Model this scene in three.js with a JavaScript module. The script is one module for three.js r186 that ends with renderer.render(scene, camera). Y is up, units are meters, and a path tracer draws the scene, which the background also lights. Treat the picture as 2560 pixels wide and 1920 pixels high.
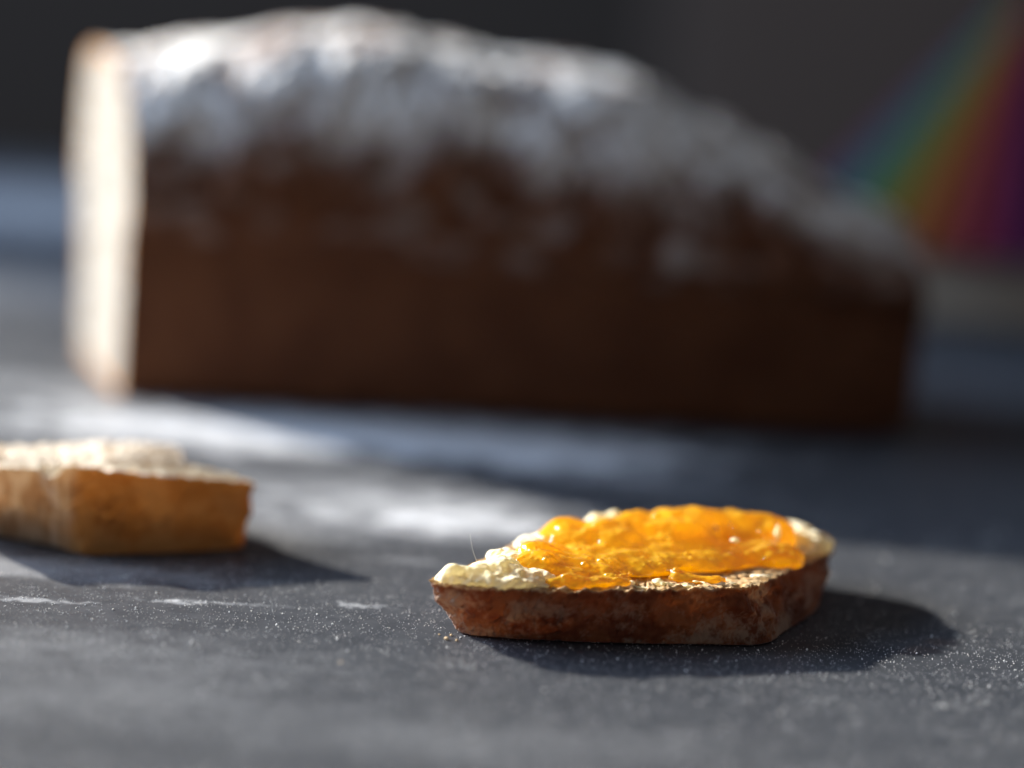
import * as THREE from 'three';
import { RoundedBoxGeometry } from 'three/addons/geometries/RoundedBoxGeometry.js';
import { mergeGeometries, mergeVertices } from 'three/addons/utils/BufferGeometryUtils.js';
import { RectAreaLightUniformsLib } from 'three/addons/lights/RectAreaLightUniformsLib.js';
import { createNoise3D, createNoise2D } from 'simplex-noise';

// ───────────────────────── camera, light, exposure ─────────────────────────
const scene = new THREE.Scene();
const FPX = 6650, EYE = 0.173, PITCH = THREE.MathUtils.degToRad(11.3), ROLL = THREE.MathUtils.degToRad(3.5);
const camera = new THREE.PerspectiveCamera(2 * THREE.MathUtils.radToDeg(Math.atan(960 / FPX)), 4 / 3, 0.02, 20);
camera.position.set(0, EYE, 0);
camera.rotation.order = 'YXZ';
camera.rotation.set(-PITCH, 0, ROLL);
camera.focus = 0.602;
camera.userData.fStop = 2.8;          // about a 30 mm wide opening
camera.updateMatrixWorld(true);

const renderer = new THREE.WebGLRenderer({ antialias: true });
renderer.toneMapping = THREE.LinearToneMapping;
renderer.toneMappingExposure = 2.1;
renderer.shadowMap.enabled = true;
RectAreaLightUniformsLib.init();

// dim room all round
scene.background = new THREE.Color().setRGB(0.06, 0.06, 0.064);

// low sun that comes in through the window, behind and to the left
const SUN_AZ = THREE.MathUtils.degToRad(34), SUN_EL = THREE.MathUtils.degToRad(23);
const toSun = new THREE.Vector3(-Math.cos(SUN_EL) * Math.cos(SUN_AZ), Math.sin(SUN_EL), -Math.cos(SUN_EL) * Math.sin(SUN_AZ));
const sun = new THREE.SpotLight(new THREE.Color().setRGB(1, 0.91, 0.77), 225, 0, 0.3, 0.3, 2);
sun.name = 'sunbeam';
sun.target.position.set(0, 0.02, -0.72);
sun.position.copy(sun.target.position).addScaledVector(toSun, 6);
sun.castShadow = true;
sun.shadow.radius = 5;
sun.shadow.mapSize.set(2048, 2048);
scene.add(sun, sun.target);

// blue sky light from the same window
const WIN = { x: -1.8, y0: 0.5, y1: 1.2, z0: -2.1, z1: -0.45 };
const sky = new THREE.RectAreaLight(new THREE.Color().setRGB(0.56, 0.73, 1), 11, WIN.z1 - WIN.z0, WIN.y1 - WIN.y0);
sky.name = 'window_daylight';
sky.position.set(WIN.x + 0.03, (WIN.y0 + WIN.y1) / 2, (WIN.z0 + WIN.z1) / 2);
sky.lookAt(5, (WIN.y0 + WIN.y1) / 2, (WIN.z0 + WIN.z1) / 2);
scene.add(sky);

// ───────────────────────── helpers ─────────────────────────
let seed = 20240611;
const rnd = () => { seed = (seed + 0x6d2b79f5) | 0; let t = Math.imul(seed ^ (seed >>> 15), 1 | seed); t = (t + Math.imul(t ^ (t >>> 7), 61 | t)) ^ t; return ((t ^ (t >>> 14)) >>> 0) / 4294967296; };
const gauss = () => Math.sqrt(-2 * Math.log(1 - rnd())) * Math.cos(2 * Math.PI * rnd());
const n3 = createNoise3D(rnd), n2 = createNoise2D(rnd);
const fbm = (x, y, z, o = 3) => { let s = 0, a = 1, t = 0; for (let i = 0; i < o; i++) { s += a * n3(x, y, z); t += a; a *= 0.5; x = x * 2.03 + 7.1; y = y * 2.03 - 3.7; z = z * 2.03 + 1.9; } return s / t; };
const fbm2 = (x, y, o = 4) => { let s = 0, a = 1, t = 0; for (let i = 0; i < o; i++) { s += a * n2(x, y); t += a; a *= 0.5; x = x * 2.03 + 7.1; y = y * 2.03 - 3.7; } return s / t; };
const sst = (a, b, x) => { const t = Math.min(1, Math.max(0, (x - a) / (b - a))); return t * t * (3 - 2 * t); };
const mix = (a, b, t) => a + (b - a) * t;
const mix3 = (a, b, t) => [mix(a[0], b[0], t), mix(a[1], b[1], t), mix(a[2], b[2], t)];
// a pixel of the photograph (2560 x 1920) is a direction; where it meets the level y is a point
function G(px, py, y = 0) {
  const d = new THREE.Vector3((px - 1280) / FPX, (960 - py) / FPX, -1).applyQuaternion(camera.quaternion);
  return camera.position.clone().addScaledVector(d, (y - EYE) / d.y);
}
function tag(o, label, category, group) { o.userData = { label, category }; if (group) o.userData.group = group; return o; }
function structure(o) { o.userData = { kind: 'structure' }; return o; }
function part(name, geometry, material, parent = scene) {
  const m = new THREE.Mesh(geometry, material); m.name = name; m.castShadow = m.receiveShadow = true; parent.add(m); return m;
}
function gridGeometry(nu, nv, f, closedU = false) {      // f(u, v) -> { p: [x, y, z], c: [r, g, b] }
  const P = [], C = [], I = [], cols = closedU ? nu : nu + 1;
  for (let j = 0; j <= nv; j++) for (let i = 0; i < cols; i++) { const q = f(i / nu, j / nv); P.push(...q.p); C.push(...(q.c ?? [1, 1, 1])); }
  for (let j = 0; j < nv; j++) for (let i = 0; i < nu; i++) {
    const a = j * cols + i, b = j * cols + (i + 1) % cols, c = a + cols, d = b + cols;
    I.push(a, c, b, b, c, d);
  }
  const g = new THREE.BufferGeometry();
  g.setAttribute('position', new THREE.Float32BufferAttribute(P, 3));
  g.setAttribute('color', new THREE.Float32BufferAttribute(C, 3));
  g.setIndex(I); g.computeVertexNormals();
  return g;
}
// a surface where field(x, y, z) = 0, inside negative (surface nets)
function isoGeometry(field, lo, hi, cell, colour) {
  const n = [0, 1, 2].map((k) => Math.ceil((hi[k] - lo[k]) / cell) + 1), [nx, ny, nz] = n;
  const F = new Float32Array(nx * ny * nz), at = (i, j, k) => i + nx * (j + ny * k);
  for (let k = 0; k < nz; k++) for (let j = 0; j < ny; j++) for (let i = 0; i < nx; i++) F[at(i, j, k)] = field(lo[0] + i * cell, lo[1] + j * cell, lo[2] + k * cell);
  const V = new Int32Array(nx * ny * nz).fill(-1), P = [], C = [], N = [], I = [];
  for (let k = 0; k < nz - 1; k++) for (let j = 0; j < ny - 1; j++) for (let i = 0; i < nx - 1; i++) {
    let mask = 0; const c = [];
    for (let q = 0; q < 8; q++) { const v = F[at(i + (q & 1), j + ((q >> 1) & 1), k + (q >> 2))]; c.push(v); if (v < 0) mask |= 1 << q; }
    if (mask === 0 || mask === 255) continue;
    let s = [0, 0, 0], m = 0;
    for (let a = 0; a < 8; a++) for (const bit of [1, 2, 4]) { const b = a | bit; if (b === a || (c[a] < 0) === (c[b] < 0)) continue;
      const t = c[a] / (c[a] - c[b]);
      for (let d = 0; d < 3; d++) s[d] += ((a >> d) & 1) + t * (((b >> d) & 1) - ((a >> d) & 1)); m++; }
    V[at(i, j, k)] = P.length / 3;
    const p = [lo[0] + (i + s[0] / m) * cell, lo[1] + (j + s[1] / m) * cell, lo[2] + (k + s[2] / m) * cell];
    P.push(...p);
    const e = cell * 0.6, g = [field(p[0] + e, p[1], p[2]) - field(p[0] - e, p[1], p[2]), field(p[0], p[1] + e, p[2]) - field(p[0], p[1] - e, p[2]), field(p[0], p[1], p[2] + e) - field(p[0], p[1], p[2] - e)], l = Math.hypot(...g) || 1;
    N.push(g[0] / l, g[1] / l, g[2] / l);
    C.push(...(colour ? colour(...p) : [1, 1, 1]));
  }
  for (let k = 1; k < nz - 1; k++) for (let j = 1; j < ny - 1; j++) for (let i = 1; i < nx - 1; i++) {
    const v0 = F[at(i, j, k)];
    const quad = (a, b, c, d, flip) => { if (Math.min(a, b, c, d) < 0) return; flip ? I.push(a, b, c, a, c, d) : I.push(a, c, b, a, d, c); };
    if ((v0 < 0) !== (F[at(i + 1, j, k)] < 0)) quad(V[at(i, j - 1, k - 1)], V[at(i, j, k - 1)], V[at(i, j, k)], V[at(i, j - 1, k)], v0 < 0);
    if ((v0 < 0) !== (F[at(i, j + 1, k)] < 0)) quad(V[at(i - 1, j, k - 1)], V[at(i - 1, j, k)], V[at(i, j, k)], V[at(i, j, k - 1)], v0 < 0);
    if ((v0 < 0) !== (F[at(i, j, k + 1)] < 0)) quad(V[at(i - 1, j - 1, k)], V[at(i, j - 1, k)], V[at(i, j, k)], V[at(i - 1, j, k)], v0 < 0);
  }
  const g = new THREE.BufferGeometry();
  g.setAttribute('position', new THREE.Float32BufferAttribute(P, 3));
  g.setAttribute('normal', new THREE.Float32BufferAttribute(N, 3));
  g.setAttribute('color', new THREE.Float32BufferAttribute(C, 3));
  g.setIndex(I);
  return g;
}
const smin = (a, b, k) => { const h = Math.max(k - Math.abs(a - b), 0) / k; return Math.min(a, b) - h * h * k * 0.25; };
// lumps: [x, y, z, rx, ry, rz] in centimetres
function lumps(list, x, y, z, k) {
  let d = 1e9;
  for (const b of list) {
    const ux = (x - b[0]) / b[3], uy = (y - b[1]) / b[4], uz = (z - b[2]) / b[5];
    const l = Math.hypot(ux, uy, uz), m = Math.hypot(ux / b[3], uy / b[4], uz / b[5]) || 1e-6;
    d = smin(d, l * (l - 1) / m, k);
  }
  return d;
}

// ───────────────────────── the table, the wall and its window ─────────────────────────
const TABLE = { x0: -0.8, x1: 0.8, z0: -1.36, z1: -0.3 };
const patches = [   // flour smears, and pale patches that paint in table sheen: px, py, half length and half width in metres, turn, strength
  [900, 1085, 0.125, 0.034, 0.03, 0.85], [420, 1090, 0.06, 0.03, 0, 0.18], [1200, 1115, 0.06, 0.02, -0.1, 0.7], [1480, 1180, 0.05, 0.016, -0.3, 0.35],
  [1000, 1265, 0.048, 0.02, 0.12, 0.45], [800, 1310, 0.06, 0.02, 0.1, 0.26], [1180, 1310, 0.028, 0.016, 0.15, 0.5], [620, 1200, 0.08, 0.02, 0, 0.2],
  [60, 715, 0.12, 0.05, 0.05, 0.3], [60, 520, 0.22, 0.1, 0, 0.6], [200, 1700, 0.06, 0.03, 0.2, 0.1], [700, 1800, 0.07, 0.02, -0.1, 0.06], [60, 1600, 0.05, 0.014, 0, 0.1], [1250, 1850, 0.05, 0.015, 0.1, 0.08], [-60, 960, 0.06, 0.02, 0, 0.3],  // the lower-left foreground ones paint the brighter sheen into the colour
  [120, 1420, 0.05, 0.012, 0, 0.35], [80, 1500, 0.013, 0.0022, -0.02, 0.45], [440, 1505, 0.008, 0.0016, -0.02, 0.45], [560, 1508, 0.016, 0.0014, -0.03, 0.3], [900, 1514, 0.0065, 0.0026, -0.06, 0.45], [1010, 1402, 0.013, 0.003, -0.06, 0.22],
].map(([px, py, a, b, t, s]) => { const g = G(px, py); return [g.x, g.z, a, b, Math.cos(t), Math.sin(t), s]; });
function flour(x, z) {      // flour plus painted-in sheen there, 0 to 1
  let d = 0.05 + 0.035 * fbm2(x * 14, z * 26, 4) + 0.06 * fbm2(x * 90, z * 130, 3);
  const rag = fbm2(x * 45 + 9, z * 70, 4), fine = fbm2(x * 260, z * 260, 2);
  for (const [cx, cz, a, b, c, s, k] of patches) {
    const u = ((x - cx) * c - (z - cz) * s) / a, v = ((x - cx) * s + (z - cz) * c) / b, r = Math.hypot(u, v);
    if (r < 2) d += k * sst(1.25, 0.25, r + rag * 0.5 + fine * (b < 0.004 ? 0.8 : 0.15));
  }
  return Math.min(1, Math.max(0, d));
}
const FS = 2048, field = new Float32Array(FS * FS);
{
  const scratch0 = G(2290, 1585), scratch1 = G(2560, 1610);
  const S = 2048, data = new Uint8Array(S * S * 4), enc = (v) => 255 * (v <= 0.0031308 ? v * 12.92 : 1.055 * Math.pow(v, 1 / 2.4) - 0.055);
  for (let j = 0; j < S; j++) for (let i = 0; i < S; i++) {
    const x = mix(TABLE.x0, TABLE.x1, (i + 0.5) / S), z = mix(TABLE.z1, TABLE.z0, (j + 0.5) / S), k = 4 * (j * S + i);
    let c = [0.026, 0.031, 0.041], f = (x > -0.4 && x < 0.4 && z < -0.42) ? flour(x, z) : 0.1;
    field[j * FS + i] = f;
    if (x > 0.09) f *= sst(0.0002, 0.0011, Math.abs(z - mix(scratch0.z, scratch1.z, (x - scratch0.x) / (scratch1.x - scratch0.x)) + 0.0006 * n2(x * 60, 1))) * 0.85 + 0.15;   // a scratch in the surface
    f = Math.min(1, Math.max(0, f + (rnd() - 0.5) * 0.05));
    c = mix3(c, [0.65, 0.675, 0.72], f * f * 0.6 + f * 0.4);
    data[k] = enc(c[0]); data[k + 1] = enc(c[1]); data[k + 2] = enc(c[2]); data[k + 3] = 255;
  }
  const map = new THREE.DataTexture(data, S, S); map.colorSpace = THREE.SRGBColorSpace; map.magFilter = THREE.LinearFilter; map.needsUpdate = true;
  const B = 512, bump = new Uint8Array(B * B * 4);
  for (let k = 0; k < B * B; k++) { const v = 90 + 60 * rnd() + (rnd() > 0.985 ? 105 : 0); bump.set([v, v, v, 255], 4 * k); }
  const bmap = new THREE.DataTexture(bump, B, B); bmap.magFilter = THREE.LinearFilter; bmap.wrapS = bmap.wrapT = THREE.RepeatWrapping; bmap.repeat.set(9, 6); bmap.needsUpdate = true;
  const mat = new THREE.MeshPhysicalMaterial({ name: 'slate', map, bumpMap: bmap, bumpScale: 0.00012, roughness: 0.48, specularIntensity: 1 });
  const g = new THREE.PlaneGeometry(TABLE.x1 - TABLE.x0, TABLE.z1 - TABLE.z0, 1, 1); g.rotateX(-Math.PI / 2);
  g.translate(0, 0, (TABLE.z0 + TABLE.z1) / 2);
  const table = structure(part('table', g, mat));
  const edge = new RoundedBoxGeometry(TABLE.x1 - TABLE.x0, 0.03, TABLE.z1 - TABLE.z0, 2, 0.004);
  edge.translate(0, -0.0155, (TABLE.z0 + TABLE.z1) / 2);
  part('table_board', edge, new THREE.MeshStandardMaterial({ color: new THREE.Color().setRGB(0.03, 0.032, 0.036), roughness: 0.6 }), table);
}
{
  const m = new THREE.MeshStandardMaterial({ name: 'dark_plaster', color: new THREE.Color().setRGB(0.032, 0.023, 0.017), roughness: 0.9 });
  const box = (z0, z1, y0, y1) => { const b = new THREE.BoxGeometry(0.1, y1 - y0, z1 - z0); b.translate(WIN.x - 0.05, (y0 + y1) / 2, (z0 + z1) / 2); return b; };
  const left = structure(part('wall_left', mergeGeometries([box(-3.2, 0.5, -1, WIN.y0), box(-3.2, WIN.z0, WIN.y0, 1.8), box(WIN.z1, 0.5, WIN.y0, 1.8), box(WIN.z0, WIN.z1, WIN.y1, 1.8)]), m));
  const back = new THREE.BoxGeometry(4.4, 2.8, 0.1); back.translate(0.3, 0.4, -3.26);
  structure(part('wall_back', back, m));
  const w = new THREE.MeshStandardMaterial({ color: new THREE.Color().setRGB(0.7, 0.7, 0.68), roughness: 0.6 });
  const bar = (z0, z1, y0, y1) => { const b = new RoundedBoxGeometry(0.05, y1 - y0, z1 - z0, 1, 0.006); b.translate(WIN.x - 0.04, (y0 + y1) / 2, (z0 + z1) / 2); return b; };
  const t = 0.045;
  part('window_frame', mergeGeometries([bar(WIN.z0, WIN.z1, WIN.y0, WIN.y0 + t), bar(WIN.z0, WIN.z1, WIN.y1 - t, WIN.y1), bar(WIN.z0, WIN.z0 + t, WIN.y0 + t, WIN.y1 - t), bar(WIN.z1 - t, WIN.z1, WIN.y0 + t, WIN.y1 - t)]), w, left);
}

// ───────────────────────── bread ─────────────────────────
const CRUST_D = [0.2, 0.055, 0.02], CRUST_L = [0.4, 0.15, 0.055], FLOUR = [0.8, 0.79, 0.77], CRUMB = [0.93, 0.87, 0.74], CRUMB_D = [0.74, 0.57, 0.36];
const crustMat = new THREE.MeshPhysicalMaterial({ name: 'crust', vertexColors: true, roughness: 0.85, specularIntensity: 0.4, transmission: 0.55, thickness: 0 });
const crumbMat = new THREE.MeshPhysicalMaterial({ name: 'crumb', vertexColors: true, roughness: 0.95, specularIntensity: 0.2, transmission: 0.33, thickness: 0 });
const wetCrumbMat = new THREE.MeshPhysicalMaterial({ name: 'wet_crumb', vertexColors: true, roughness: 0.8, specularIntensity: 0.3, transmission: 0.3, thickness: 0, clearcoat: 0.8, clearcoatRoughness: 0.2 });
const coreMat = new THREE.MeshStandardMaterial({ name: 'dense_crumb', color: new THREE.Color().setRGB(0.5, 0.35, 0.18), roughness: 1 });
const loafCrustMat = new THREE.MeshPhysicalMaterial({ name: 'loaf_crust', vertexColors: true, roughness: 0.85, specularIntensity: 0.4 });

function closedCurve(points, n) {
  const c = new THREE.CatmullRomCurve3(points, true, 'centripetal');
  return Array.from({ length: n }, (_, i) => c.getPoint(i / n));
}
// a cut piece of bread: matching top and bottom outlines (same number of points); returns crust and crumb geometry
function slab(top, bottom, { n = 800, rows = 40, wob = 0.0004, crustColour, crumbColour, crumbRelief, tilt, coreTop = () => 0.35 }) {
  const T = closedCurve(top, n), B = closedCurve(bottom, n);
  const centre = T.reduce((s, p) => s.add(p), new THREE.Vector3()).divideScalar(n);
  const side = (i, v) => {
    const a = T[i % n], b = B[i % n], p = a.clone().lerp(b, v);
    const out = new THREE.Vector3(p.x - centre.x, 0, p.z - centre.z).normalize();
    const belly = (tilt ? tilt(v) : 0) + wob * fbm(p.x * 130, p.y * 130, p.z * 130, 3) * Math.sin(Math.PI * Math.min(1, v * 1.15 + 0.06)) * 3 + wob * 0.55 * fbm(p.x * 700, p.y * 700, p.z * 700, 3) - wob * 0.9 * sst(0.45, 0.8, n3(p.x * 380, p.y * 380, p.z * 380));
    p.addScaledVector(out, belly);
    p.y += (0.0006 * fbm(p.x * 210, 3, p.z * 210, 3) + 0.0003 * n3(p.x * 800, 8, p.z * 800)) * sst(0.35, 0, v);      // torn upper edge
    return p;
  };
  const crust = gridGeometry(n, rows + 8, (u, w) => {
    const i = Math.round(u * n) % n, r = w * (rows + 8);
    if (r <= rows) { const v = r / rows, p = side(i, v); return { p: p.toArray(), c: crustColour(p, v, u) }; }
    const p = side(i, 1).lerp(new THREE.Vector3(centre.x, 0.0004, centre.z), (r - rows) / 8); p.y = Math.max(0.0002, p.y);
    return { p: p.toArray(), c: CRUST_D };
  }, true);
  const rings = 90;
  const crumb = gridGeometry(n, rings, (u, w) => {
    const i = Math.round(u * n) % n, k = Math.pow(w, 0.8), p = centre.clone().lerp(side(i, 0), k);
    p.y += crumbRelief(p, k) * sst(1, 0.97, k);
    return { p: p.toArray(), c: crumbColour(p, k, u) };
  }, true);
  // the dense inside: light gets only a few millimetres into the bread
  const core = gridGeometry(n, 14, (u, w) => {
    const i = Math.round(u * n) % n, v0 = coreTop(side(i, 0.5)), inset = (p, k) => p.lerp(new THREE.Vector3(centre.x, p.y, centre.z), k);
    const p = w < 0.3 ? inset(side(i, v0), 1 - (w / 0.3) * 0.7) : w < 0.7 ? inset(side(i, mix(v0, 0.93, (w - 0.3) / 0.4)), mix(0.3, 0.05, sst(0, 1, (w - 0.3) / 0.4))) : inset(side(i, 0.93), 0.05 + 0.95 * (w - 0.7) / 0.3);
    return { p: p.toArray() };
  }, true);
  // ring order runs outwards here: turn the faces over
  const ix = crumb.index.array; for (let q = 0; q < ix.length; q += 3) { const t = ix[q]; ix[q] = ix[q + 1]; ix[q + 1] = t; }
  crumb.computeVertexNormals();
  return { crust, crumb, core };
}
const pits = (p, f) => { const v = n3(p.x * f, p.y * f, p.z * f); return -sst(0.35, 0.75, v); };

// the slice in front
const H1 = 0.0128;
{
  const slice = new THREE.Group(); slice.name = 'bread_slice'; scene.add(slice);
  tag(slice, 'bread slice spread with butter and glossy orange jam on the dark table', 'bread slice');
  const topPx = [[1072, 1455], [1140, 1467], [1230, 1473], [1340, 1476], [1500, 1477], [1650, 1474], [1780, 1471], [1872, 1467], [1912, 1453], [1965, 1430], [2040, 1400], [2080, 1375], [2072, 1345], [2000, 1318], [1880, 1298], [1750, 1292], [1600, 1292], [1480, 1302], [1400, 1317], [1300, 1350], [1200, 1398], [1120, 1432]];
  const top = topPx.map(([x, y]) => G(x, y, H1));
  const bottomPx = [[1142, 1574], [1170, 1585], [1250, 1594], [1350, 1600], [1500, 1606], [1650, 1610], [1780, 1611], [1882, 1613], [1922, 1606], [1962, 1578], [2015, 1545], [2045, 1515], [2030, 1480], [1960, 1450], [1850, 1430], [1740, 1422], [1600, 1420], [1490, 1425], [1420, 1440], [1330, 1470], [1250, 1510], [1180, 1545]];
  const bottom = bottomPx.map(([x, y]) => G(x, y, 0.0005));
  const { crust, crumb, core } = slab(top, bottom, {
    wob: 0.0007, coreTop: () => 0.3,
    crustColour: (p, v) => {
      const a = fbm(p.x * 70, p.y * 90, p.z * 70, 4), b = fbm(p.x * 260 + 5, p.y * 260, p.z * 260, 3), c = fbm(p.x * 900, p.y * 900, p.z * 900, 2);
      let col = mix3(CRUST_D, CRUST_L, sst(-0.5, 0.6, a + b * 0.4));
      const dust = sst(-0.3, 0.5, fbm(p.x * 60 + 20, p.y * 70, p.z * 60, 3) + b * 0.5 + c * 0.35 - 0.55 * sst(0.35, 0.0, v));
      col = mix3(col, [0.56, 0.46, 0.35], dust * 0.62);
      return v < 0.04 ? mix3(CRUMB_D, col, v / 0.04) : col;
    },
    crumbColour: (p) => mix3([0.72, 0.5, 0.26], [0.5, 0.28, 0.1], sst(-0.3, 0.5, fbm(p.x * 300, p.y * 300, p.z * 300, 3))),
    crumbRelief: (p, k) => 0.0005 * fbm(p.x * 200, 0, p.z * 200, 3) + 0.0005 * pits(p, 240) - 0.0006 * sst(0.9, 0.6, k),
  });
  part('crust', crust, crustMat, slice);
  part('crumb', crumb, wetCrumbMat, slice);
  part('crumb_core', core, coreMat, slice);

  // butter: lumps given by pixel, level and radii (centimetres)
  const lump = ([px, py, y, rx, ry, rz]) => { const g = G(px, py, y / 100); return [g.x * 100, y, g.z * 100, rx, ry, rz]; };
  const butterAt = [
    [1128, 1436, 1.44, 0.17, 0.26, 0.2], [1112, 1449, 1.3, 0.26, 0.12, 0.24], [1165, 1442, 1.36, 0.36, 0.19, 0.3], [1205, 1434, 1.42, 0.34, 0.22, 0.3], [1250, 1418, 1.5, 0.38, 0.3, 0.34], [1265, 1442, 1.38, 0.6, 0.2, 0.3], [1325, 1442, 1.36, 0.55, 0.2, 0.35], [1300, 1404, 1.45, 0.5, 0.26, 0.4],
    [1215, 1458, 1.32, 0.55, 0.14, 0.22], [1330, 1462, 1.31, 0.5, 0.11, 0.2], [1270, 1472, 1.26, 0.3, 0.1, 0.1], [1250, 1396, 1.42, 0.4, 0.24, 0.4],
    [1340, 1356, 1.42, 0.4, 0.2, 0.4], [1400, 1334, 1.42, 0.4, 0.22, 0.4], [1440, 1338, 1.46, 0.4, 0.24, 0.35], [1490, 1322, 1.42, 0.35, 0.22, 0.35], [1535, 1308, 1.55, 0.38, 0.34, 0.3], [1482, 1314, 1.52, 0.2, 0.26, 0.2], [1660, 1306, 1.6, 0.3, 0.34, 0.28], [1800, 1316, 1.42, 0.6, 0.24, 0.4],
    [2000, 1340, 1.46, 0.42, 0.3, 0.45], [2035, 1358, 1.4, 0.36, 0.24, 0.42], [2056, 1370, 1.36, 0.26, 0.17, 0.36], [2010, 1374, 1.36, 0.4, 0.18, 0.5], [1960, 1328, 1.44, 0.5, 0.28, 0.4],
    [1600, 1385, 1.25, 2.2, 0.14, 1.9], [1450, 1400, 1.25, 1.6, 0.14, 1.3], [1560, 1466, 1.28, 0.8, 0.06, 0.14], [1690, 1464, 1.28, 0.5, 0.06, 0.12], [1800, 1458, 1.28, 0.45, 0.07, 0.2], [1900, 1440, 1.28, 0.3, 0.06, 0.2],
  ].map(lump);
  const butterField = (x, y, z) => {
    let d = lumps(butterAt, x, y, z, 0.4) + 0.055;
    if (d > 0.6) return d;
    d += 0.06 * fbm(x * 2.3, y * 2.3, z * 2.3, 2) + 0.006 * fbm(x * 7, y * 7, z * 7, 2);
    return Math.max(d, (H1 * 100 - 0.06) - y);
  };
  const butter = isoGeometry((x, y, z) => butterField(x * 100, y * 100, z * 100) / 100, [-0.022, 0.0112, -0.67], [0.086, 0.0225, -0.56], 0.0004);
  const butterMat = new THREE.MeshPhysicalMaterial({ name: 'butter', color: new THREE.Color().setRGB(0.98, 0.91, 0.6), roughness: 0.85, transmission: 0.5, thickness: 0, clearcoat: 0.35, clearcoatRoughness: 0.3 });
  part('butter', butter, butterMat, slice);

  const jamAt = [
    [1400, 1420, 1.3, 1.0, 0.27, 0.8], [1540, 1408, 1.3, 1.5, 0.3, 1.1], [1700, 1400, 1.3, 1.5, 0.3, 0.9], [1850, 1392, 1.3, 1.2, 0.32, 0.75], [1945, 1398, 1.36, 0.55, 0.3, 0.5],
    [1450, 1362, 1.35, 1.0, 0.42, 0.9], [1600, 1348, 1.42, 1.4, 0.52, 0.9], [1780, 1340, 1.42, 1.4, 0.52, 0.8], [1900, 1346, 1.42, 0.7, 0.46, 0.6], [1660, 1339, 1.5, 0.7, 0.42, 0.5], [1795, 1334, 1.5, 0.7, 0.42, 0.5],
    [1345, 1418, 1.4, 0.5, 0.34, 0.46], [1340, 1390, 1.48, 0.42, 0.34, 0.42], [1420, 1345, 1.5, 0.6, 0.42, 0.6],
    [1582, 1324, 1.66, 0.36, 0.4, 0.36], [1530, 1354, 1.55, 0.6, 0.42, 0.6], [1700, 1346, 1.62, 0.85, 0.5, 0.55], [1728, 1321, 1.7, 0.75, 0.48, 0.45], [1875, 1336, 1.62, 0.75, 0.44, 0.5], [1945, 1342, 1.58, 0.38, 0.38, 0.38],
    [1480, 1452, 1.3, 1.0, 0.12, 0.34], [1400, 1462, 1.3, 0.7, 0.1, 0.2], [1745, 1450, 1.3, 0.6, 0.09, 0.24],
  ].map(lump);
  const jamBody = (x, y, z) => {
    let d = lumps(jamAt, x, y, z, 0.42);
    if (d > 0.6) return d;
    d += 0.06 * n3(x * 1.2, y * 1.2, z * 1.6) + 0.014 * n3(x * 3.1 + 5, y * 3.1, z * 3.6) + 0.005 * n3(x * 6, y * 6, z * 6 + 4) - 0.02 * sst(0.6, 0.9, n3(x * 4.5, y * 4.5 + 3, z * 4.5));
    return Math.max(d, (H1 * 100 - 0.02) - y);
  };
  // small lumps added to give the jam its glints: follow the pixel's direction until it meets the jam
  const glintLumps = [];
  for (const [px, py, w, h] of [[1365, 1402, 11, 16], [1462, 1412, 12, 14], [1470, 1395, 9, 6], [1446, 1374, 4, 8], [1415, 1440, 15, 6], [1518, 1438, 8, 7], [1545, 1448, 14, 8], [1676, 1350, 5, 9], [1702, 1370, 6, 6], [1718, 1384, 7, 7], [1730, 1396, 10, 9], [1800, 1374, 7, 5], [1756, 1370, 6, 4], [1782, 1306, 14, 10], [1806, 1320, 8, 8], [1834, 1316, 8, 7], [1845, 1344, 13, 7], [1828, 1352, 6, 5], [1900, 1332, 9, 7], [1904, 1347, 8, 7], [1920, 1327, 12, 3], [1984, 1386, 3, 3], [1560, 1314, 9, 6], [1587, 1308, 6, 5], [1734, 1335, 5, 5], [1655, 1412, 10, 5], [1500, 1400, 4, 3], [1610, 1395, 8, 2], [1640, 1290, 10, 14], [1690, 1424, 5, 4], [1850, 1424, 6, 5]]) {
    const a = G(px, py, 0.03), b = G(px, py, 0.0125);
    for (let t = 0; t <= 1; t += 0.004) {
      const p = a.clone().lerp(b, t).multiplyScalar(100);
      if (jamBody(p.x, p.y, p.z) > 0) continue;
      const k = 0.0062; glintLumps.push([p.x, p.y, p.z, Math.max(0.05, w * k), Math.max(0.05, h * k), Math.max(0.05, Math.min(w, h) * k)]);
      break;
    }
  }
  const jamField = (x, y, z) => { const d = jamBody(x, y, z); return d > 0.2 ? d : smin(d, lumps(glintLumps, x, y, z, 0.04), 0.05); };
  const jamShape = (out) => isoGeometry((x, y, z) => jamField(x * 100, y * 100, z * 100) / 100 - out, [0.0, 0.0116, -0.67], [0.08, 0.0255, -0.56], 0.0004);
  const jam = jamShape(0), glossShell = jam.clone();
  { const P = glossShell.attributes.position, N = glossShell.attributes.normal; for (let i = 0; i < P.count; i++) P.setXYZ(i, P.getX(i) + 8e-5 * N.getX(i), P.getY(i) + 8e-5 * N.getY(i), P.getZ(i) + 8e-5 * N.getZ(i)); }
  const jamMat = new THREE.MeshPhysicalMaterial({ name: 'jam', color: new THREE.Color().setRGB(1, 0.66, 0.002), roughness: 0.66, transmission: 0.68, thickness: 0, clearcoat: 1, clearcoatRoughness: 0.1, specularIntensity: 0.12 });
  const jamMesh = part('jam', jam, jamMat, slice);
  part('gloss_shell', glossShell, new THREE.MeshPhysicalMaterial({ name: 'clear_gloss', color: 0xffffff, roughness: 0.06, transmission: 1, thickness: 0, ior: 1.5 }), jamMesh);  // added clear shell that strengthens the highlights on the jam
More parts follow.
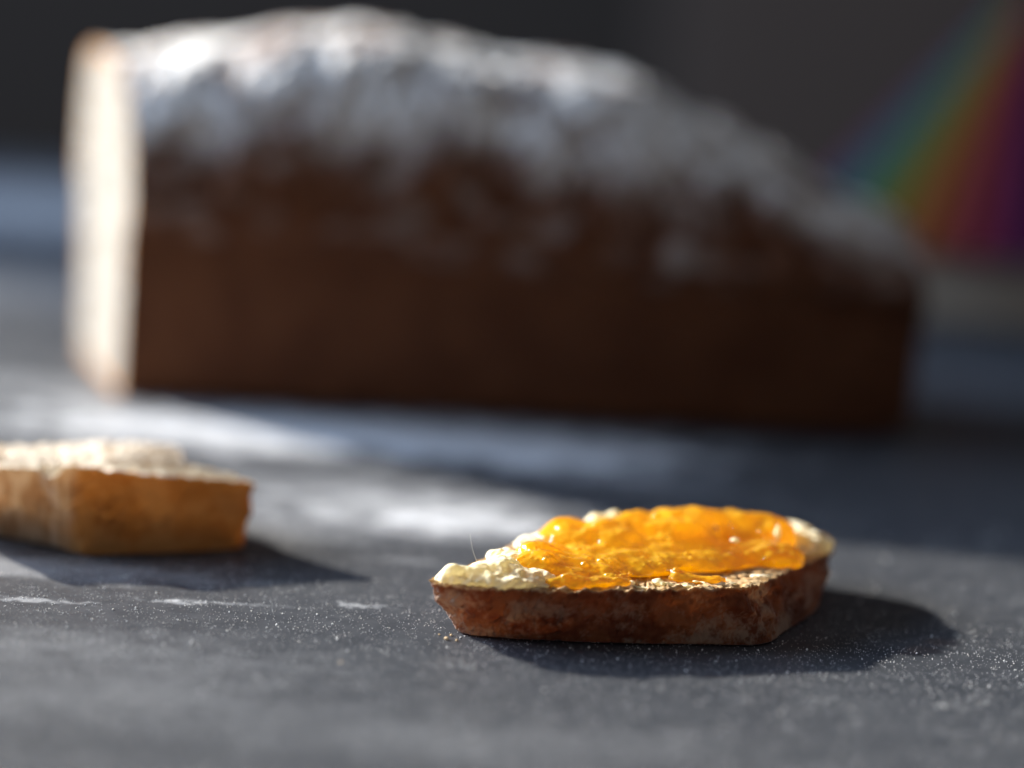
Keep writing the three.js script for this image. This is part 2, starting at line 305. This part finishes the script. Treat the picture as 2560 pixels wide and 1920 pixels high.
  // bits of butter that stand up out of the jam
  for (const [px, py, h, w, t] of [[1944, 1332, 1.85, 0.07, 0.2], [1640, 1300, 1.75, 0.1, 0.16], [1785, 1320, 1.85, 0.11, 0.08], [1838, 1350, 1.8, 0.1, 0.05]]) {
    const g = mergeVertices(new THREE.IcosahedronGeometry(1, 3).deleteAttribute('uv').deleteAttribute('normal')), P = g.attributes.position, at = G(px, py, h / 100);
    for (let i = 0; i < P.count; i++) { const v = new THREE.Vector3().fromBufferAttribute(P, i); v.multiplyScalar(1 + 0.4 * fbm(v.x * 1.3 + px, v.y * 1.3, v.z * 1.3, 2)); const thin = 1 - 0.45 * Math.max(0, v.y); P.setXYZ(i, v.x * thin, v.y, v.z * thin); }
    g.computeVertexNormals(); g.scale(w / 100, t / 100, w / 100);
    part('butter_bit', g, butterMat, slice).position.copy(at);
  }

  // a loose fibre sticking out of the butter
  part('fibre', new THREE.TubeGeometry(new THREE.CatmullRomCurve3([[1200, 1418, 1.45], [1190, 1404, 1.62], [1180, 1385, 1.86], [1172, 1360, 2.2]].map(([x, y, h]) => { const p = G(1200, 1418, 0.0145); const q = G(x, y, h / 100); p.x = q.x; p.y = h / 100; return p; })), 16, 0.000025, 5), new THREE.MeshStandardMaterial({ name: 'fibre', color: 0xf2efe8, roughness: 0.6 }), slice);
}

// the piece of bread at the left
{
  const piece = new THREE.Group(); piece.name = 'bread_piece'; scene.add(piece);
  tag(piece, 'thick plain piece of bread with tan crust and pale crumb facing up', 'bread piece');
  const top = [[175, 1165, 2.1], [290, 1176, 1.98], [420, 1188, 1.86], [540, 1198, 1.74], [640, 1208, 1.66], [590, 1190, 1.72], [520, 1172, 1.8], [460, 1158, 1.9], [450, 1120, 2.1], [380, 1108, 2.1], [250, 1106, 2.0], [100, 1112, 2.0], [-80, 1120, 2.0], [-200, 1150, 1.9], [-140, 1180, 1.9], [-40, 1176, 1.9], [40, 1168, 2.0], [90, 1176, 1.95], [115, 1192, 1.85], [140, 1186, 1.95]].map(([x, y, h]) => G(x, y, h / 100));
  const bottom = [[212, 1388], [300, 1386], [420, 1382], [530, 1377], [603, 1370], [570, 1340], [520, 1310], [470, 1290], [440, 1262], [380, 1250], [250, 1240], [100, 1235], [-80, 1235], [-180, 1270], [-130, 1316], [-40, 1334], [30, 1346], [85, 1356], [118, 1362], [160, 1374]].map(([x, y]) => G(x, y, 0.0005));
  const { crust, crumb, core } = slab(top, bottom, {
    wob: 0.0005, coreTop: (p) => 0.5 + 0.3 * Math.exp(-Math.pow((p.x + 0.0905) / 0.0016, 2)) * (p.z > -0.645 ? 1 : 0),
    crustColour: (p, v) => {
      const a = fbm(p.x * 60, p.y * 60, p.z * 60, 3), b = fbm(p.x * 240, p.y * 240, p.z * 240, 3);
      const left = sst(-0.102, -0.108, p.x + 0.003 * a);
      let col = mix3([0.5, 0.22, 0.05], [0.6, 0.31, 0.1], sst(-0.5, 0.5, a + b * 0.5));
      col = mix3(col, mix3([0.56, 0.36, 0.2], [0.76, 0.6, 0.42], sst(-0.4, 0.4, fbm(p.x * 260, p.y * 60, p.z * 260, 3))), left);
      return col;
    },
    crumbColour: (p) => mix3(CRUMB, CRUMB_D, sst(0, 0.6, fbm(p.x * 220, p.y * 220, p.z * 220, 3)) * 0.7),
    crumbRelief: (p) => 0.0006 * fbm(p.x * 170, 0, p.z * 170, 3) + 0.0008 * pits(p, 220),
  });
  part('crust', crust, crustMat, piece);
  part('crumb', crumb, crumbMat, piece);
  part('crumb_core', core, coreMat, piece);
}

// the loaf
{
  const loaf = new THREE.Group(); loaf.name = 'loaf'; scene.add(loaf);
  tag(loaf, 'large brown tin loaf dusted with white flour, its left end cut open', 'loaf');
  loaf.position.set(-0.121, 0, -0.8035); loaf.rotation.y = 0.035;
  // own axes: x along the loaf from its cut end, z back is negative
  const L = 0.247, W = 0.07, FLARE = 0.007, SKEW = 0.3;
  const tops = [[-0.03, 10.9], [0, 11.1], [0.025, 11.6], [0.05, 12.1], [0.07, 12.25], [0.095, 11.9], [0.115, 11.45], [0.135, 11.4], [0.153, 11.1], [0.18, 9.9], [0.2, 9.0], [0.22, 7.9], [0.236, 6.7], [0.247, 5.5]];
  const topAt = (x) => 0.94 * ((x) => { let k = 1; while (k < tops.length - 1 && tops[k][0] < x) k++; const [a, b] = [tops[k - 1], tops[k]]; return mix(a[1], b[1], sst(0, 1, Math.min(1, Math.max(0, (x - a[0]) / (b[0] - a[0])))) * 0.35 + 0.65 * Math.min(1, Math.max(0, (x - a[0]) / (b[0] - a[0])))) / 100; })(x);
  const rimAt = (x) => mix(0.054, 0.043, Math.min(1, Math.max(0, x / L)));
  // outline of the section at x: t 0..1 from the bottom middle, forwards, up the front wall, over the dome and down the back
  const section = (x, t) => {
    const rim = rimAt(x), top = topAt(x), zc = -W / 2;
    const front = W / 2, rimHalf = front + FLARE;
    let z, y;
    const s = t < 0.5 ? t * 2 : (1 - t) * 2, sign = t < 0.5 ? 1 : -1;      // s: 0 bottom middle, 1 top middle
    if (s < 0.18) { const k = s / 0.18; z = k * (front - 0.004); y = 0.0006; }
    else if (s < 0.23) { const k = (s - 0.18) / 0.05 * Math.PI / 2; z = front - 0.004 + 0.004 * Math.sin(k); y = 0.0046 - 0.004 * Math.cos(k); }
    else if (s < 0.5) { const k = (s - 0.23) / 0.27; z = mix(front, rimHalf, k); y = mix(0.0046, rim, k); }
    else { const k = (s - 0.5) / 0.5, a = k * Math.PI / 2; const c = Math.pow(Math.cos(a), sign > 0 ? 0.78 : 0.24), q = Math.pow(Math.sin(a), 1.0); z = (rimHalf + 0.0055 * Math.sin(Math.min(1, k * 9) * Math.PI / 2)) * c; y = rim + (top - rim) * q; }
    return [zc + sign * z, y, s];
  };
  const NU = 320, NV = 300;
  const crustAt = (u, w) => {
    // w runs along the loaf; the last tenth closes the far end
    let [z0, y0] = section(0, u), x, z, y, s;
    const x0 = (z0 + 0) * SKEW;                                   // cut plane
    const k = Math.min(1, w / 0.9);
    x = mix(x0, L - 0.018, k);
    [z, y, s] = section(x, u);
    if (w > 0.9) {
      const e = (w - 0.9) / 0.1, a = Math.min(1, e * 2) * Math.PI / 2, r = e > 0.5 ? (1 - (e - 0.5) * 2) : 1;
      const shrink = (1 - 0.2 * (1 - Math.cos(a))) * r, yc = rimAt(L) * 0.55;
      x = L - 0.018 + 0.018 * Math.sin(a);
      z = -W / 2 + (z + W / 2) * shrink; y = yc + (y - yc) * shrink;
    }
    const nz = fbm(x * 42, y * 42, z * 42, 4), dome = sst(0.48, 0.62, s);
    const bump = (0.0024 * nz + 0.0006 * fbm(x * 160, y * 160, z * 160, 2)) * dome + 0.0006 * fbm(x * 120, y * 120, z * 120, 2);
    if (s > 0.2) { const yc = 0.04; const l = Math.hypot(z + W / 2, y - yc) || 1; z += (z + W / 2) / l * bump; y += (y - yc) / l * bump; }
    return { x, y: Math.max(0.0004, y), z, s };
  };
  const crust = gridGeometry(NU, NV, (u, w) => {
    const { x, y, z, s } = crustAt(u, w);
    const a = fbm(x * 38, y * 38, z * 38, 3), b = fbm(x * 130, y * 130, z * 130, 3);
    let col = mix3([0.11, 0.041, 0.019], [0.145, 0.057, 0.026], sst(-0.5, 0.6, a + 0.4 * b));
    // flour: thick on the dome, in ragged tongues down its front, a faint dusting at the rim
    const soft = fbm(x * 34 + 8, y * 40, z * 40, 4), grainy = fbm(x * 150, y * 150, z * 150, 3);
    const ed = 0.665 + 0.07 * fbm(x * 24 + 3, 0.3, z * 10, 3) + 0.06 * Math.exp(-Math.pow((x - 0.046) / 0.014, 2)) + 0.05 * Math.exp(-Math.pow((x - 0.188) / 0.012, 2));
    let f = sst(ed - 0.07, ed + 0.09, s + 0.04 * grainy) * mix(1, 0.16, sst(-0.15, 0.5, soft + 0.25 * grainy));
    f = Math.max(f, 0.2 * sst(0.0, 0.6, fbm(x * 40, y * 90, z * 40, 3)) * sst(0.49, 0.51, s));
    f = Math.max(f, 0.4 * sst(0.006, 0.003, Math.hypot(x - 0.1685, (y - 0.056))) * (z > -W / 2 ? 1 : 0));
    f *= mix(1, 0.6, sst(-0.1, 0.3, fbm(x * 22 - 4, y * 12, z * 22, 2) + (x - 0.2) * 8));
    return { p: [x, y, z], c: mix3(col, FLOUR, f) };
  }, true);
  part('crust', crust, loafCrustMat, loaf);
  // the cut end, with a dark rim of crust
  const crumb = gridGeometry(NU, 40, (u, w) => {
    const q = crustAt(u, 0), zc = -W / 2, yc = 0.05;
    const z = zc + (q.z - zc) * w, y = yc + (q.y - yc) * w;
    const x = z * SKEW + (w < 0.98 ? 0.0009 * fbm(z * 160, y * 160, 4, 3) + 0.0012 * -sst(0.4, 0.8, n3(z * 150, y * 150, 9)) * -1 : 0) ;
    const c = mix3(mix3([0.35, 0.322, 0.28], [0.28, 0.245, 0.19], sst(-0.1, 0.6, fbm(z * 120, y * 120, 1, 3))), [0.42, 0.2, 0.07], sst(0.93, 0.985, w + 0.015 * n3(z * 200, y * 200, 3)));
    return { p: [w < 0.999 ? x : q.x, y, z], c };
  }, true);
  part('crumb', crumb, new THREE.MeshPhysicalMaterial({ name: 'loaf_crumb', vertexColors: true, roughness: 0.95, specularIntensity: 0.2 }), loaf);
}

// ───────────────────────── far behind on the right: a rainbow cone on a pale board ─────────────────────────
{
  const base = G(2240, 812);
  const board = part('wooden_board', new RoundedBoxGeometry(0.22, 0.032, 0.1, 3, 0.006), new THREE.MeshStandardMaterial({ color: new THREE.Color().setRGB(0.74, 0.64, 0.5), roughness: 0.7 }));
  board.position.set(base.x + 0.062, 0.0163, base.z - 0.05);
  tag(board, 'pale wooden board lying behind the loaf, under the rainbow cone', 'board');
  const cone = new THREE.Group(); cone.name = 'paper_cone'; scene.add(cone);
  tag(cone, 'paper cone striped in rainbow colours standing on the pale board', 'cone');
  cone.position.set(base.x + 0.052, 0.0328, base.z - 0.05);
  const cols = [[0.03, 0.028, 0.038], [0.016, 0.048, 0.06], [0.022, 0.06, 0.026], [0.055, 0.064, 0.014], [0.12, 0.05, 0.01], [0.13, 0.026, 0.014], [0.11, 0.014, 0.03], [0.065, 0.012, 0.05]];
  const R = 0.088, Hc = 0.104, N = 32;
  for (let k = 0; k < N; k++) {
    const a0 = Math.PI + k * 2 * Math.PI / N, a1 = a0 + 2 * Math.PI / N;
    const g = gridGeometry(4, 6, (u, v) => { const a = mix(a0, a1, u), r = R * (0.02 + 0.98 * v) * (1 + 0.03 * Math.sin(Math.PI * u)); return { p: [Math.cos(a) * r, Hc * (1 - v) + 0.0006, -Math.sin(a) * r] }; });
    part('paper_strip', g, new THREE.MeshPhysicalMaterial({ color: new THREE.Color().setRGB(...cols[k % 8]), roughness: 0.95, specularIntensity: 0.1, side: THREE.DoubleSide }), cone);
  }
}

{
  const m = new THREE.MeshStandardMaterial({ name: 'brown_wood', color: new THREE.Color().setRGB(0.062, 0.042, 0.031), roughness: 0.8 });
  const cabinet = new THREE.Group(); cabinet.name = 'wooden_cabinet'; scene.add(cabinet);
  tag(cabinet, 'dim brown wooden cabinet against the back wall behind the loaf', 'cabinet');
  cabinet.position.set(0.62, -0.85, -3.0);
  const box = (name, w, h, d, x, y, z) => { const g = new RoundedBoxGeometry(w, h, d, 2, 0.004); g.translate(x, y, z); part(name, g, m, cabinet); };
  box('body', 0.95, 1.1, 0.36, 0, 0.55, 0);
  for (const k of [-1, 1]) box('door', 0.44, 1.0, 0.018, k * 0.232, 0.55, 0.19);
}
// bread crumbs that fell off the slice
{
  const mat = new THREE.MeshPhysicalMaterial({ name: 'bread_crumb', color: new THREE.Color().setRGB(0.72, 0.52, 0.3), roughness: 0.9 });
  [[1116, 1600, 0.45], [1128, 1590, 0.3], [1142, 1603, 0.3], [1098, 1588, 0.22], [852, 1657, 0.25]].forEach(([px, py, r], k) => {
    const g = mergeVertices(new THREE.IcosahedronGeometry(1, 2).deleteAttribute('uv').deleteAttribute('normal')), P = g.attributes.position;
    for (let i = 0; i < P.count; i++) { const v = new THREE.Vector3().fromBufferAttribute(P, i); v.multiplyScalar(1 + 0.4 * fbm(v.x * 1.5 + k * 5, v.y * 1.5, v.z * 1.5, 2)); P.setXYZ(i, v.x, v.y, v.z); }
    g.computeVertexNormals(); g.scale(r * 0.001, r * 0.0008, r * 0.001);
    const c = part(k ? 'bread_crumb_00' + k : 'bread_crumb', g, mat), at = G(px, py);
    c.position.set(at.x, r * 0.00075, at.z);
    k < 4 ? tag(c, 'tiny tan bread crumb on the table by the pointed tip of the jam slice', 'crumb', 'crumbs by the tip of the jam slice') : tag(c, 'lone tiny bread crumb on bare table between the two bread pieces', 'crumb');
  });
}

// ───────────────────────── flour grains on the table ─────────────────────────
{
  const geo = new THREE.IcosahedronGeometry(1, 0);
  const mat = new THREE.MeshPhysicalMaterial({ name: 'flour_grain', color: new THREE.Color().setRGB(0.85, 0.85, 0.84), roughness: 0.5 });
  const spots = [];
  let guard = 0;
  while (spots.length < 100000 && guard++ < 1500000) {
    const z = -0.47 - 0.5 * Math.pow(rnd(), 1.4), half = -z * 0.235, x = (rnd() * 2 - 1) * half;
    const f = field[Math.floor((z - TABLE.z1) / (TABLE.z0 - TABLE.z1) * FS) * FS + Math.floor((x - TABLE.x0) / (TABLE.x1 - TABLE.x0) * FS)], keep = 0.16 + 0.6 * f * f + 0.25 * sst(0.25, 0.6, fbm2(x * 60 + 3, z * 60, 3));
    if (rnd() > keep) continue;
    spots.push([x, z, 0.00005 + 0.00008 * Math.pow(rnd(), 2) + (rnd() > 0.96 ? 0.00018 * rnd() : 0)]);
  }
  for (const [px, py, r] of [[2215, 1400, 0.5], [2210, 1352, 0.4], [2322, 1366, 0.45], [2480, 1350, 0.5], [2500, 1328, 0.5], [2455, 1352, 0.4], [2150, 1505, 0.35], [2190, 1475, 0.3], [1195, 1260, 0.5], [1330, 1290, 0.4], [1640, 1235, 0.4], [60, 960, 0.9], [850, 1660, 0.2], [1560, 1765, 0.25], [1960, 1772, 0.22]]) { const g = G(px, py); spots.push([g.x, g.z, r * 0.001]); }
  const inst = new THREE.InstancedMesh(geo, mat, spots.length); inst.name = 'flour_grains'; inst.castShadow = inst.receiveShadow = true;
  const m = new THREE.Matrix4(), q = new THREE.Quaternion(), e = new THREE.Euler();
  spots.forEach(([x, z, r], i) => { e.set(rnd() * 6, rnd() * 6, rnd() * 6); q.setFromEuler(e); inst.setMatrixAt(i, m.compose(new THREE.Vector3(x, r * 0.7, z), q, new THREE.Vector3(r * (0.7 + rnd() * 0.6), r * (0.6 + rnd() * 0.4), r * (0.7 + rnd() * 0.6)))); });
  inst.userData = { label: 'loose white flour grains scattered over the dark table', category: 'flour', kind: 'stuff' };
  scene.add(inst);
}

renderer.render(scene, camera);
